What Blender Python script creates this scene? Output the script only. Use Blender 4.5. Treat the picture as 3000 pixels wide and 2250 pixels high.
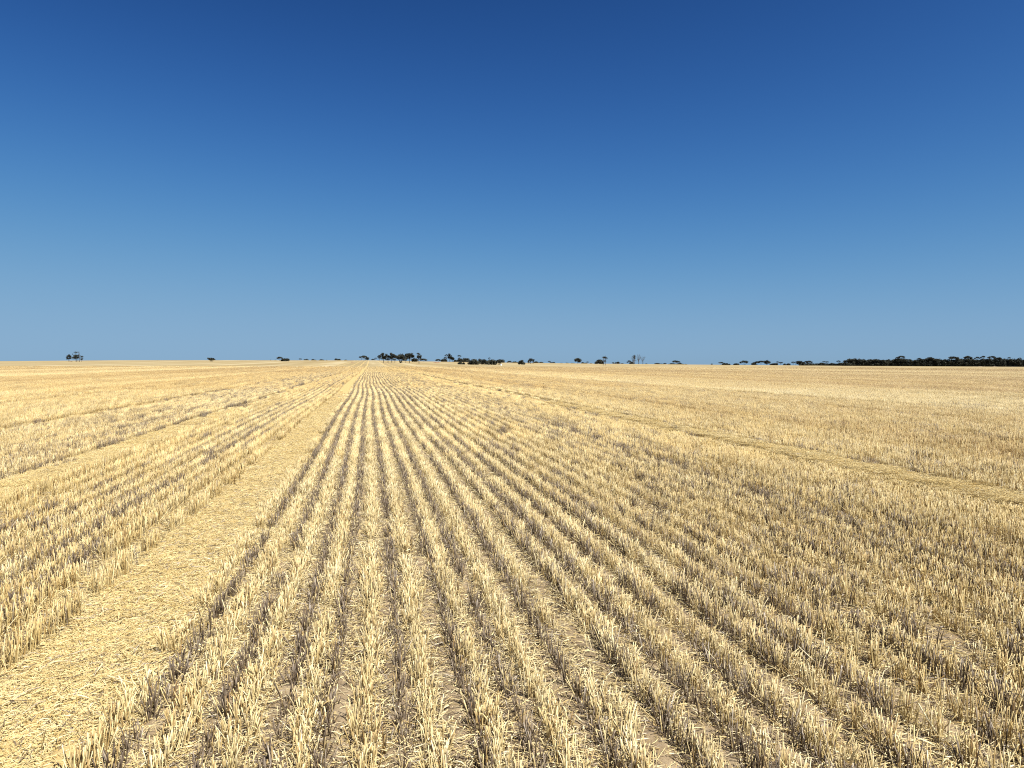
import bpy, math, random
import numpy as np
from mathutils import Vector

# ------------------------------------------------------------------ camera, light, exposure
scene = bpy.context.scene
for o in list(bpy.data.objects):
    bpy.data.objects.remove(o, do_unlink=True)
COL = scene.collection
H = 1.6                      # eye height
YAW = 10.43                  # rows run along +Y, the camera looks a little to their right
PITCH = 1.5
FPX = 2253.0                 # focal length in pixels of the 3000 px wide photograph
cam_data = bpy.data.cameras.new("camera")
cam = bpy.data.objects.new("camera", cam_data)
COL.objects.link(cam)
cam.location = (0, 0, H)
cam.rotation_euler = (math.radians(90 - PITCH), 0, math.radians(-YAW))
cam_data.sensor_width = 36.0
cam_data.lens = 36.0 * FPX / 3000.0
cam_data.clip_start = 0.05
cam_data.clip_end = 6000
scene.camera = cam

SUN_EL, SUN_AZ = 54.0, 135.0  # azimuth clockwise from +Y
world = bpy.data.worlds.new("World")
scene.world = world
world.use_nodes = True
wn, wl = world.node_tree.nodes, world.node_tree.links
wn.clear()
sky = wn.new("ShaderNodeTexSky")
sky.sky_type = 'NISHITA'
sky.sun_disc = False
sky.sun_elevation = math.radians(SUN_EL)
sky.sun_rotation = math.radians(SUN_AZ)
sky.altitude = 0
sky.air_density = 0.5
sky.dust_density = 0.4
sky.ozone_density = 3.0
bg = wn.new("ShaderNodeBackground")
EXPOSURE = 1.15
bg.inputs["Strength"].default_value = 0.05
out = wn.new("ShaderNodeOutputWorld")
# deeper, more saturated blue as the photograph's camera recorded it: one tone curve per channel for the whole sky
sp, cb = wn.new("ShaderNodeSeparateColor"), wn.new("ShaderNodeCombineColor")
wl.new(sky.outputs[0], sp.inputs[0])
def wmath(op, x, y):
    m = wn.new("ShaderNodeMath"); m.operation = op
    for k_, v_ in enumerate((x, y)):
        if isinstance(v_, (int, float)): m.inputs[k_].default_value = v_
        else: wl.new(v_, m.inputs[k_])
    return m.outputs[0]
for ch, (gam, c_, k) in enumerate(((2.45, 60.0, 17.0), (2.40, 40.9, 18.8), (2.975, 60.0, 38.5))):
    p_ = wmath('POWER', wmath('MULTIPLY', sp.outputs[ch], .1), gam)
    v_ = wmath('DIVIDE', wmath('MULTIPLY', p_, k * 20 / 2 ** EXPOSURE), wmath('ADD', wmath('MULTIPLY', p_, c_), 1.0))
    wl.new(v_, cb.inputs[ch])
wl.new(cb.outputs[0], bg.inputs["Color"])
wl.new(bg.outputs[0], out.inputs["Surface"])

sun_data = bpy.data.lights.new("sun", 'SUN')
sun_data.energy = 5.0
sun_data.angle = math.radians(0.53)
sun_data.color = (1.0, 0.975, 0.905)
sun = bpy.data.objects.new("sun", sun_data)
COL.objects.link(sun)
a, e = math.radians(SUN_AZ), math.radians(SUN_EL)
sun.rotation_euler = Vector((math.sin(a) * math.cos(e), math.cos(a) * math.cos(e), math.sin(e))).to_track_quat('Z', 'Y').to_euler()
sun.location = (30, -30, 60)

vs = scene.view_settings
vs.view_transform = 'Standard'
vs.look = 'None'
vs.exposure = EXPOSURE
vs.gamma = 1.0
vs.use_curve_mapping = False
scene.cycles.use_denoising = False
scene.cycles.use_adaptive_sampling = False
scene.cycles.filter_width = 1.15
scene.cycles.max_bounces = 6
scene.cycles.transparent_max_bounces = 4

rng = np.random.default_rng(11)
PI = math.pi
yaw = math.radians(YAW)
pitch = math.radians(PITCH)
RIGHT = np.array([math.cos(yaw), -math.sin(yaw), 0.0])
FLAT = np.array([math.sin(yaw), math.cos(yaw), 0.0])
FWD = FLAT * math.cos(pitch) + np.array([0, 0, -math.sin(pitch)])
UP = np.cross(RIGHT, FWD)

# ------------------------------------------------------------------ helpers
def tag(o, label=None, cat=None, group=None, kind=None):
    if label: o["label"] = label
    if cat: o["category"] = cat
    if group: o["group"] = group
    if kind: o["kind"] = kind
    return o

def make_mesh(name, verts, faces, attrs=None, mat=None, smooth=False):
    """faces: list of (m,k) integer arrays (k = 3 or 4)"""
    me = bpy.data.meshes.new(name)
    verts = np.asarray(verts, dtype=np.float32)
    faces = [np.asarray(f, dtype=np.int32) for f in faces if len(f)]
    nl = sum(f.size for f in faces)
    nf = sum(len(f) for f in faces)
    me.vertices.add(len(verts))
    me.vertices.foreach_set("co", verts.ravel())
    me.loops.add(nl)
    me.loops.foreach_set("vertex_index", np.concatenate([f.ravel() for f in faces]))
    me.polygons.add(nf)
    tot = np.concatenate([np.full(len(f), f.shape[1], dtype=np.int32) for f in faces])
    start = np.concatenate([[0], np.cumsum(tot)[:-1]]).astype(np.int32)
    me.polygons.foreach_set("loop_start", start)
    me.polygons.foreach_set("loop_total", tot)
    if smooth:
        me.polygons.foreach_set("use_smooth", np.ones(nf, dtype=bool))
    for k, v in (attrs or {}).items():
        at = me.attributes.new(k, 'FLOAT', 'POINT')
        at.data.foreach_set("value", np.asarray(v, dtype=np.float32))
    me.update(calc_edges=True)
    me.validate()
    if mat: me.materials.append(mat)
    return me

def link(name, me, parent=None):
    o = bpy.data.objects.new(name, me)
    COL.objects.link(o)
    if parent: o.parent = parent
    return o

class Geo:
    def __init__(s):
        s.v, s.q, s.t, s.a, s.b, s.n = [], [], [], [], [], 0
    def add(s, v, q=None, t=None, tone=None, grey=None):
        v = v.reshape(-1, 3)
        s.v.append(v)
        if q is not None: s.q.append(q + s.n)
        if t is not None: s.t.append(t + s.n)
        s.a.append(np.full(len(v), .5) if tone is None else tone)
        s.b.append(np.zeros(len(v)) if grey is None else grey)
        s.n += len(v)
    def mesh(s, name, mat, smooth=False):
        f = []
        if s.q: f.append(np.concatenate(s.q))
        if s.t: f.append(np.concatenate(s.t))
        return make_mesh(name, np.concatenate(s.v), f,
                         {"tone": np.concatenate(s.a), "grey": np.concatenate(s.b)}, mat, smooth)

def tubes(g, P, R, sides, tone, grey, cap=True):
    """P (n,k,3) centre lines, R (n,k) radii"""
    n, k = P.shape[:2]
    T = np.gradient(P, axis=1)
    T /= np.linalg.norm(T, axis=2, keepdims=True) + 1e-9
    ref = np.where(np.abs(T[..., 2:3]) > .8, np.array([1., 0, 0]), np.array([0, 0, 1.]))
    A = np.cross(T, ref); A /= np.linalg.norm(A, axis=2, keepdims=True) + 1e-9
    B = np.cross(T, A)
    th = np.arange(sides) * 2 * PI / sides + .4
    V = P[:, :, None] + R[:, :, None, None] * (A[:, :, None] * np.cos(th)[None, None, :, None] + B[:, :, None] * np.sin(th)[None, None, :, None])
    base = np.arange(n) * k * sides
    i, j = np.meshgrid(np.arange(k - 1), np.arange(sides), indexing='ij')
    i, j = i.ravel(), j.ravel()
    jn = (j + 1) % sides
    loc = np.stack([i * sides + j, i * sides + jn, (i + 1) * sides + jn, (i + 1) * sides + j], 1)
    q = (base[:, None, None] + loc[None]).reshape(-1, 4)
    t = None
    if cap:
        if sides == 4:
            q = np.concatenate([q, base[:, None] + (k - 1) * 4 + np.arange(4)[None]])
        elif sides == 3:
            t = base[:, None] + (k - 1) * 3 + np.arange(3)[None]
    g.add(V, q, t, np.repeat(tone, k * sides), np.repeat(grey, k * sides))

def ribbons(g, P, W, S, tone, grey):
    """P (n,k,3), W (n,k) half widths, S (n,3) side vectors"""
    n, k = P.shape[:2]
    off = S[:, None] * W[..., None]
    V = np.stack([P - off, P + off], 2)
    base = np.arange(n) * k * 2
    i = np.arange(k - 1)
    loc = np.stack([2 * i, 2 * i + 1, 2 * i + 3, 2 * i + 2], 1)
    q = (base[:, None, None] + loc[None]).reshape(-1, 4)
    g.add(V, q, None, np.repeat(tone, k * 2), np.repeat(grey, k * 2))

# ------------------------------------------------------------------ field layout
PITCH_ROW = 0.265
def wander(y):
    y = np.asarray(y, dtype=float)
    return 0.045 * np.sin(y / 5.5 + .3) + 0.10 * np.sin(y / 19.0 + .4) - 0.080

STRIPS = [(-1.80, -1.17), (-4.78, -4.22), (6.85, 7.40), (10.35, 10.7), (-8.75, -8.25), (16.0, 16.35),
          (-13.9, -13.5), (19.3, 19.65), (-17.2, -16.8), (28.2, 28.6), (-26.0, -25.6), (31.6, 32.0), (-29.4, -29.0)]
def in_strip(x, pad=0.0):
    m = np.zeros(np.shape(x), dtype=bool)
    for s0, s1 in STRIPS:
        m |= (x > s0 - pad) & (x < s1 + pad)
    return m

HZX = np.array([-500, 0, 350, 700, 1100, 1250, 1500, 1700, 2100, 2500, 3000, 3500.])
HZY = np.array([1062, 1059, 1056.5, 1056, 1055.5, 1058.5, 1062.5, 1065, 1068.3, 1071.5, 1073, 1074.])
RR, R0 = 900.0, 100.0
def terrain(x, y):
    x, y = np.asarray(x, float), np.asarray(y, float)
    r = np.hypot(x, y)
    c = x * FLAT[0] + y * FLAT[1]
    s = x * RIGHT[0] + y * RIGHT[1]
    ang = np.clip(np.arctan2(s, c), -.72, .72)
    u = 1500 + FPX * np.tan(ang)
    yh = np.interp(u, HZX, HZY)
    E = RR * (1066 - yh) / FPX + H
    t = np.clip((r - R0) / (RR - R0), 0, 1)
    h = E * t ** 1.6
    b = np.clip(r - RR, 0, None)
    h = h - .008 * b - .00004 * b * b
    und = .25 * np.sin(x / 61 + 1.3) * np.sin(y / 83 + .4) * np.clip((r - 60) / 200, 0, 1) * np.clip((1000 - r) / 300, 0, 1)
    return h + und

def project(p):
    d = np.asarray(p, float) - np.array([0, 0, H])
    z = d @ FWD
    return 1500 + FPX * (d @ RIGHT) / z, 1125 - FPX * (d @ UP) / z

def ground_point(px, py, rmin=250.0, rmax=885.0):
    """point of the ground whose image lies on column px, as near row py as the ground allows"""
    d = FLAT + RIGHT * (px - 1500) / FPX / math.cos(pitch)
    d /= np.linalg.norm(d)
    r = np.linspace(rmin, rmax, 260)
    pts = np.stack([d[0] * r, d[1] * r, terrain(d[0] * r, d[1] * r)], 1)
    yy = project(pts)[1]
    i = int(np.argmin(np.abs(yy - py)))
    return pts[i]

# ------------------------------------------------------------------ materials
def new_mat(name):
    m = bpy.data.materials.new(name)
    m.use_nodes = True
    nt = m.node_tree
    nt.nodes.clear()
    return m, nt.nodes, nt.links

def ramp(n, stops):
    r = n.new("ShaderNodeValToRGB")
    el = r.color_ramp.elements
    while len(el) < len(stops): el.new(.5)
    for k, (p, c) in enumerate(stops):
        el[k].position = p
        el[k].color = (*c, 1)
    return r

def mth(n, l, op, a, b=None, c=None):
    m = n.new("ShaderNodeMath"); m.operation = op
    for k, v in enumerate((a, b, c)):
        if v is None: continue
        if isinstance(v, (int, float)): m.inputs[k].default_value = v
        else: l.new(v, m.inputs[k])
    return m.outputs[0]

def mixc(n, l, fac, a, b, blend='MIX'):
    m = n.new("ShaderNodeMix"); m.data_type = 'RGBA'; m.blend_type = blend
    for sock, v in ((m.inputs[0], fac), (m.inputs[6], a), (m.inputs[7], b)):
        if isinstance(v, (int, float)): sock.default_value = v
        elif isinstance(v, tuple): sock.default_value = (*v, 1)
        else: l.new(v, sock)
    return m.outputs[2]

def straw_material(name="dry_straw"):
    m, n, l = new_mat(name)
    def attr(nm, typ='GEOMETRY'):
        x = n.new("ShaderNodeAttribute"); x.attribute_name = nm; x.attribute_type = typ
        return x.outputs["Fac"]
    tone, grey = attr("tone"), attr("grey")
    gold, tint = attr("golden", 'INSTANCER'), attr("tint", 'INSTANCER')
    t = mth(n, l, 'ADD', tone, tint)
    pale = ramp(n, [(0.0, (.21, .120, .043)), (.30, (.410, .293, .122)), (.65, (.575, .468, .240)), (1.0, (.68, .595, .385))])
    rich = ramp(n, [(0.0, (.19, .092, .024)), (.35, (.372, .234, .072)), (.7, (.52, .373, .132)), (1.0, (.62, .49, .230))])
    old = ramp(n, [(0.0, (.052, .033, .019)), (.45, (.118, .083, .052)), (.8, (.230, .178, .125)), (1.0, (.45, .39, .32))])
    for r in (pale, rich, old): l.new(t, r.inputs[0])
    c = mixc(n, l, gold, pale.outputs[0], rich.outputs[0])
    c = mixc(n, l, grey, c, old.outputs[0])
    nz = n.new("ShaderNodeTexNoise"); nz.inputs["Scale"].default_value = 90
    geo = n.new("ShaderNodeNewGeometry"); l.new(geo.outputs["Position"], nz.inputs["Vector"])
    v = mth(n, l, 'MULTIPLY_ADD', nz.outputs["Fac"], .5, .75)
    hs = n.new("ShaderNodeHueSaturation"); l.new(c, hs.inputs["Color"]); l.new(v, hs.inputs["Value"])
    p = n.new("ShaderNodeBsdfPrincipled")
    l.new(hs.outputs[0], p.inputs["Base Color"])
    p.inputs["Roughness"].default_value = .5
    p.inputs["Specular IOR Level"].default_value = .35
    tr = n.new("ShaderNodeBsdfTranslucent"); l.new(hs.outputs[0], tr.inputs["Color"])
    mx = n.new("ShaderNodeMixShader"); mx.inputs[0].default_value = .12
    l.new(p.outputs[0], mx.inputs[1]); l.new(tr.outputs[0], mx.inputs[2])
    o = n.new("ShaderNodeOutputMaterial"); l.new(mx.outputs[0], o.inputs["Surface"])
    return m

def ground_material():
    m, n, l = new_mat("field_soil")
    geo = n.new("ShaderNodeNewGeometry")
    sep = n.new("ShaderNodeSeparateXYZ"); l.new(geo.outputs["Position"], sep.inputs[0])
    x, y = sep.outputs[0], sep.outputs[1]
    w1 = mth(n, l, 'MULTIPLY', mth(n, l, 'SINE', mth(n, l, 'MULTIPLY_ADD', y, 1 / 5.5, .3)), .045)
    w2 = mth(n, l, 'MULTIPLY', mth(n, l, 'SINE', mth(n, l, 'MULTIPLY_ADD', y, 1 / 19.0, .4)), .10)
    xl = mth(n, l, 'ADD', mth(n, l, 'SUBTRACT', mth(n, l, 'SUBTRACT', x, w1), w2), .080)
    dist = n.new("ShaderNodeVectorMath"); dist.operation = 'LENGTH'; l.new(geo.outputs["Position"], dist.inputs[0])
    def noise(scale, detail=4, vec=None, rough=.6):
        t = n.new("ShaderNodeTexNoise"); t.inputs["Scale"].default_value = scale
        t.inputs["Detail"].default_value = detail; t.inputs["Roughness"].default_value = rough
        l.new(vec or geo.outputs["Position"], t.inputs["Vector"])
        return t.outputs["Fac"]
    # bare soil with fine grit
    soil = ramp(n, [(.25, (.165, .117, .066)), (.5, (.235, .175, .106)), (.75, (.295, .230, .146))])
    l.new(noise(9, 8), soil.inputs[0])
    grit = noise(260, 3)
    gr = ramp(n, [(.36, (.45, .42, .40)), (.5, (1, 1, 1))]); l.new(grit, gr.inputs[0])
    c_soil = mixc(n, l, .8, soil.outputs[0], gr.outputs[0], 'MULTIPLY')
    # straw cover: what the field is made of where single stalks can no longer be told apart
    st = n.new("ShaderNodeCombineXYZ")
    l.new(xl, st.inputs[0]); l.new(mth(n, l, 'MULTIPLY', y, .03), st.inputs[1])
    s1 = noise(.05, 4, st.outputs[0], .65)
    s2 = noise(.02, 3)
    cover = ramp(n, [(.36, (.165, .118, .055)), (.46, (.235, .176, .086)), (.54, (.285, .225, .122)), (.64, (.36, .295, .175))])
    l.new(mth(n, l, 'MULTIPLY_ADD', s1, .75, mth(n, l, 'MULTIPLY', s2, .3)), cover.inputs[0])
    pas = mth(n, l, 'GREATER_THAN', mth(n, l, 'FRACT', mth(n, l, 'MULTIPLY_ADD', xl, 1 / 24.4, .18)), .5)
    c_cov = mixc(n, l, mth(n, l, 'MULTIPLY', pas, .65), cover.outputs[0], (.235, .175, .083))
    far = n.new("ShaderNodeMapRange"); far.inputs[1].default_value = 25; far.inputs[2].default_value = 90
    l.new(dist.outputs["Value"], far.inputs[0])
    c = mixc(n, l, far.outputs[0], c_soil, c_cov)
    # chaff trails left by the harvester
    chaff = ramp(n, [(.3, (.34, .235, .092)), (.6, (.44, .325, .140)), (.8, (.51, .395, .20))]); l.new(noise(55, 6), chaff.inputs[0])
    mask = None
    for s0, s1_ in STRIPS:
        cc, hw = (s0 + s1_) / 2, (s1_ - s0) / 2
        d = mth(n, l, 'ABSOLUTE', mth(n, l, 'SUBTRACT', xl, cc))
        mr = n.new("ShaderNodeMapRange"); mr.inputs[1].default_value = hw + .05; mr.inputs[2].default_value = hw - .05
        l.new(d, mr.inputs[0])
        mask = mr.outputs[0] if mask is None else mth(n, l, 'MAXIMUM', mask, mr.outputs[0])
    edge = mth(n, l, 'MULTIPLY', mask, .9)
    c = mixc(n, l, edge, c, chaff.outputs[0])
    p = n.new("ShaderNodeBsdfPrincipled")
    l.new(c, p.inputs["Base Color"])
    p.inputs["Roughness"].default_value = .95
    p.inputs["Specular IOR Level"].default_value = .1
    bmp = n.new("ShaderNodeBump"); bmp.inputs["Strength"].default_value = .6; bmp.inputs["Distance"].default_value = .02
    l.new(mth(n, l, 'ADD', noise(14, 8), mth(n, l, 'MULTIPLY', grit, .3)), bmp.inputs["Height"])
    l.new(bmp.outputs[0], p.inputs["Normal"])
    o = n.new("ShaderNodeOutputMaterial"); l.new(p.outputs[0], o.inputs["Surface"])
    return m

def simple_material(name, c0, c1, scale=4.0, rough=.85, coord='Object', transl=0.0):
    m, n, l = new_mat(name)
    tc = n.new("ShaderNodeTexCoord")
    nz = n.new("ShaderNodeTexNoise"); nz.inputs["Scale"].default_value = scale; nz.inputs["Detail"].default_value = 5
    l.new(tc.outputs[coord], nz.inputs["Vector"])
    r = ramp(n, [(.32, c0), (.68, c1)]); l.new(nz.outputs["Fac"], r.inputs[0])
    p = n.new("ShaderNodeBsdfPrincipled")
    l.new(r.outputs[0], p.inputs["Base Color"])
    p.inputs["Roughness"].default_value = rough
    p.inputs["Specular IOR Level"].default_value = .25
    o = n.new("ShaderNodeOutputMaterial")
    if transl:
        tr = n.new("ShaderNodeBsdfTranslucent"); l.new(r.outputs[0], tr.inputs["Color"])
        mx = n.new("ShaderNodeMixShader"); mx.inputs[0].default_value = transl
        l.new(p.outputs[0], mx.inputs[1]); l.new(tr.outputs[0], mx.inputs[2]); l.new(mx.outputs[0], o.inputs["Surface"])
    else:
        l.new(p.outputs[0], o.inputs["Surface"])
    return m

STRAW = straw_material()
SOIL = ground_material()
LEAF_DARK = simple_material("eucalypt_leaves", (.015, .017, .012), (.046, .047, .033), .35)
LEAF_GREY = simple_material("grey_green_leaves", (.026, .028, .018), (.065, .065, .045), .4)
BARK = simple_material("gum_bark", (.045, .036, .030), (.17, .145, .12), .8)
BARK_DEAD = simple_material("dead_wood", (.035, .030, .027), (.09, .08, .07), .8)
EARTH = simple_material("red_earth", (.13, .06, .035), (.22, .11, .065), .5)
SAND = simple_material("pale_sand", (.36, .26, .19), (.46, .35, .27), .2)
TANK = simple_material("white_tank_plastic", (.72, .72, .70), (.82, .82, .80), .6, .5)

# ------------------------------------------------------------------ the ground: one sheet to beyond the ridge
def build_ground():
    fine = np.radians(np.linspace(-44, 44, 265))
    coarse = np.radians(np.linspace(44, 316, 60))[1:-1]
    th = np.concatenate([fine, coarse])
    rr = np.concatenate([[.3], np.geomspace(.9, 2200, 260)])
    A, Rr = np.meshgrid(th, rr)
    x = Rr * np.sin(A + yaw); y = Rr * np.cos(A + yaw)
    z = terrain(x, y)
    near = np.clip((30 - Rr) / 20, 0, 1)
    z = z + near * (.006 * np.sin(x * 23 + 2 * np.sin(y * 3)) + .010 * np.sin(y * 5.1 + np.sin(x * 4.7) * 2) * np.sin(x * 6.1) - .012 * np.cos((x - wander(y) + .035) * 2 * PI / PITCH_ROW))
    nr, na = x.shape
    V = np.stack([x, y, z], -1).reshape(-1, 3)
    V = np.concatenate([V, [[0, 0, 0]]])
    i, j = np.meshgrid(np.arange(nr - 1), np.arange(na), indexing='ij')
    i, j = i.ravel(), j.ravel(); jn = (j + 1) % na
    q = np.stack([i * na + j, (i + 1) * na + j, (i + 1) * na + jn, i * na + jn], 1)[:, ::-1]
    k = np.arange(na)
    t = np.stack([np.full(na, nr * na), (k + 1) % na, k], 1)
    me = make_mesh("ground", V, [q, t], None, SOIL, True)
    o = link("ground", me)
    tag(o, "brown soil of the harvested paddock rising to a low far ridge", "ground", kind="structure")
build_ground()

# ------------------------------------------------------------------ pieces of stubble that get scattered
def unit(v):
    return v / (np.linalg.norm(v, axis=-1, keepdims=True) + 1e-9)

def stubble_clump(length, per_m, kind, lod):
    """one length of a drill row along Y, centred on the origin"""
    g = Geo()
    n = int(length * per_m)
    width = {'fresh': .026, 'old': .014}[kind]
    # plants stand in little bunches along the row
    nb = max(3, int(length / .017))
    by = rng.uniform(-length / 2, length / 2, nb); bx = rng.normal(0, width, nb)
    bi = rng.integers(0, nb, n)
    B = np.stack([bx[bi] + rng.normal(0, .009, n), by[bi] + rng.normal(0, .010, n), np.full(n, -.012)], 1)
    lean = np.stack([bx[bi] * 1.3 + rng.normal(0, .10, n), rng.normal(.05, .12, n), np.ones(n)], 1)
    ln = np.clip(rng.normal(1.0, .17, n), .45, 1.35)
    if kind == 'old': ln *= np.where(rng.random(n) < .25, .6, 1.0)
    flop = rng.random(n) < (.10 if kind == 'fresh' else .16)
    lean[flop, :2] += rng.normal(0, .75, (flop.sum(), 2))
    D = unit(lean)
    L = ln * .158
    k = {0: 4, 1: 3, 2: 2, 3: 2}[lod]
    s = np.linspace(0, 1, k)
    P = B[:, None] + D[:, None] * (L[:, None] * s)[..., None]
    bend = rng.normal(0, .010, (n, 2)); P[..., 0] += bend[:, :1] * s ** 2; P[..., 1] += bend[:, 1:] * s ** 2
    thick = {0: 1.0, 1: 1.05, 2: 1.5, 3: 1.8}[lod]
    R = rng.uniform(.0014, .0026, n)[:, None] * (1.0 if kind == 'fresh' else 1.12) * thick * np.ones(k)[None] * (1.12 - .2 * s)[None]
    if kind == 'fresh':
        tone = np.clip(np.where(rng.random(n) < .2, rng.normal(.28, .14, n), rng.normal(.64, .19, n)), .0, 1)
        grey = np.where(rng.random(n) < .07, rng.uniform(.4, 1, n), 0)
    else:
        tone = np.clip(rng.beta(2, 2.6, n) * 1.0, 0, 1)
        grey = np.where(rng.random(n) < .86, 1.0, rng.uniform(0, .4, n))
    sides = {0: 4, 1: 3, 2: 3, 3: 3}[lod]
    tubes(g, P, R, sides, tone, grey, True)
    # leaf sheaths, dry blades bent down beside the stalks
    nl_ = int(n * {0: .6, 1: .6, 2: .65, 3: .65}[lod] * (1.0 if kind == 'fresh' else .45))
    if nl_:
        i = rng.integers(0, n, nl_)
        st = rng.uniform(.15, .85, nl_)
        O = B[i] + D[i] * (L[i] * st)[:, None]
        az = rng.uniform(0, 2 * PI, nl_)
        dr = np.stack([np.cos(az), np.sin(az)], 1)
        kk = 5 if lod == 0 else 3
        u = np.linspace(0, 1, kk)
        LL = rng.uniform(.025, .085, nl_)
        up = rng.uniform(-.2, .9, nl_); drop = rng.uniform(.6, 1.7, nl_)
        X = O[:, None, :2] + dr[:, None] * (LL[:, None] * u * .75)[..., None]
        Z = O[:, None, 2] + LL[:, None] * (up[:, None] * u - drop[:, None] * u ** 2)
        Z = np.maximum(Z, .004)
        Pl = np.concatenate([X, Z[..., None]], 2)
        W = rng.uniform(.0011, .0028, nl_)[:, None] * (1 - .75 * u)[None] * {0: 1.0, 1: 1.1, 2: 1.7, 3: 2.4}[lod]
        Sd = unit(np.stack([-dr[:, 1], dr[:, 0], rng.normal(0, .5, nl_)], 1))
        tl = np.clip(rng.normal(.62, .22, nl_), .0, 1)
        gl = np.where(rng.random(nl_) < (.10 if kind == 'fresh' else .8), 1.0, 0.0)
        ribbons(g, Pl, W, Sd, tl, gl)
    return g.mesh("stubble_clump", STRAW)

def litter_patch(size, count, lmin, lmax, height, lod, greys=.2, goldtone=.62, along=.0, leaves=.35, tip=.13):
    g = Geo()
    n = int(count * (1 - leaves)); m = count - n
    def lines(n, k, lm, lx):
        az = rng.uniform(0, 2 * PI, n)
        if along: az = np.where(rng.random(n) < along, PI / 2 + rng.normal(0, .5, n), az)
        L = lm + (lx - lm) * rng.random(n) ** 1.7
        tilt = rng.normal(0, tip, n)
        dr = np.stack([np.cos(az) * np.cos(tilt), np.sin(az) * np.cos(tilt), np.sin(tilt)], 1)
        c = np.stack([rng.uniform(-size / 2, size / 2, n), rng.uniform(-size / 2, size / 2, n), .003 + height * rng.random(n) ** 1.6], 1)
        s = np.linspace(-.5, .5, k)
        P = c[:, None] + dr[:, None] * (L[:, None] * s)[..., None]
        cv = rng.normal(0, .12, (n, 2))
        perp = np.stack([-dr[:, 1], dr[:, 0], np.zeros(n)], 1)
        P = P + perp[:, None] * (cv[:, :1] * L[:, None] * (4 * s ** 2))[..., None]
        P[..., 2] += np.abs(cv[:, 1:]) * L[:, None] * (1 - 4 * s ** 2) * .6
        P[..., 2] = np.maximum(P[..., 2], .0025)
        return P, perp, dr
    k = 3 if lod == 0 else 2
    P, perp, dr = lines(n, k, lmin, lmax)
    tone = np.clip(rng.normal(goldtone, .20, n), .02, 1)
    grey = np.where(rng.random(n) < greys, 1.0, 0.0)
    R = rng.uniform(.0009, .0020, n)[:, None] * np.ones(k)[None] * (1 if lod == 0 else 1.5)
    tubes(g, P, R, 4 if lod == 0 else 3, tone, grey, False)
    if m:
        P, perp, dr = lines(m, 4 if lod == 0 else 3, lmin, lmax * .8)
        kk = P.shape[1]
        u = np.linspace(-1, 1, kk)
        W = rng.uniform(.0010, .0030, m)[:, None] * (1.05 - u ** 2)[None]
        S = unit(perp + np.stack([np.zeros(m), np.zeros(m), rng.normal(0, .6, m)], 1))
        ribbons(g, P, W, S, np.clip(rng.normal(goldtone + .08, .2, m), .02, 1), np.where(rng.random(m) < greys, 1.0, 0.0))
    return g.mesh("litter_patch", STRAW)

def scatter_object(name, sources, P, idx, rotz, scale, golden, tint, label, cat):
    """stuff nobody could count: small source meshes set on points by geometry nodes"""
    coll = bpy.data.collections.new(name + "_pieces")
    for i, me in enumerate(sources):
        o = bpy.data.objects.new("%s_piece.%03d" % (name, i), me)
        coll.objects.link(o)
    me = bpy.data.meshes.new(name)
    me.vertices.add(len(P))
    me.vertices.foreach_set("co", np.asarray(P, np.float32).ravel())
    def at(nm, typ, v):
        a_ = me.attributes.new(nm, typ, 'POINT')
        v = np.asarray(v)
        if typ == 'INT': a_.data.foreach_set("value", v.astype(np.int32))
        elif typ == 'FLOAT': a_.data.foreach_set("value", v.astype(np.float32))
        else: a_.data.foreach_set("vector", v.astype(np.float32).ravel())
    at("piece", 'INT', idx)
    rot = np.zeros((len(P), 3)); rot[:, 2] = rotz
    at("turn", 'FLOAT_VECTOR', rot)
    at("size", 'FLOAT_VECTOR', scale)
    at("golden", 'FLOAT', golden)
    at("tint", 'FLOAT', tint)
    me.update()
    ob = link(name, me)
    ng = bpy.data.node_groups.new(name + "_scatter", 'GeometryNodeTree')
    ng.interface.new_socket(name="Geometry", in_out='INPUT', socket_type='NodeSocketGeometry')
    ng.interface.new_socket(name="Geometry", in_out='OUTPUT', socket_type='NodeSocketGeometry')
    N, L = ng.nodes, ng.links
    gi, go = N.new("NodeGroupInput"), N.new("NodeGroupOutput")
    ci = N.new("GeometryNodeCollectionInfo")
    ci.inputs["Collection"].default_value = coll
    ci.inputs["Separate Children"].default_value = True
    ci.inputs["Reset Children"].default_value = True
    ip = N.new("GeometryNodeInstanceOnPoints")
    def named(nm, typ):
        x = N.new("GeometryNodeInputNamedAttribute"); x.data_type = typ; x.inputs["Name"].default_value = nm
        return x.outputs["Attribute"]
    mp = N.new("GeometryNodeMeshToPoints")
    L.new(gi.outputs[0], mp.inputs["Mesh"])
    L.new(mp.outputs["Points"], ip.inputs["Points"])
    L.new(ci.outputs[0], ip.inputs["Instance"])
    ip.inputs["Pick Instance"].default_value = True
    L.new(named("piece", 'INT'), ip.inputs["Instance Index"])
    e2r = N.new("FunctionNodeEulerToRotation")
    L.new(named("turn", 'FLOAT_VECTOR'), e2r.inputs[0]); L.new(e2r.outputs[0], ip.inputs["Rotation"])
    L.new(named("size", 'FLOAT_VECTOR'), ip.inputs["Scale"])
    L.new(ip.outputs[0], go.inputs[0])
    md = ob.modifiers.new("scatter", 'NODES'); md.node_group = ng
    tag(ob, label, cat, kind="stuff")
    return ob

# slow smooth randomness over the field
def vnoise(x, y, seed):
    r2 = np.random.default_rng(seed)
    ph = r2.uniform(0, 2 * PI, (6, 2)); fr = r2.uniform(.5, 1.7, (6, 2))
    v = 0
    for (p0, p1), (f0, f1) in zip(ph, fr):
        v = v + np.sin(x * f0 + p0 + 1.3 * np.sin(y * f1 * .7 + p1)) * np.sin(y * f1 + p1)
    return v / 3.0

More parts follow.
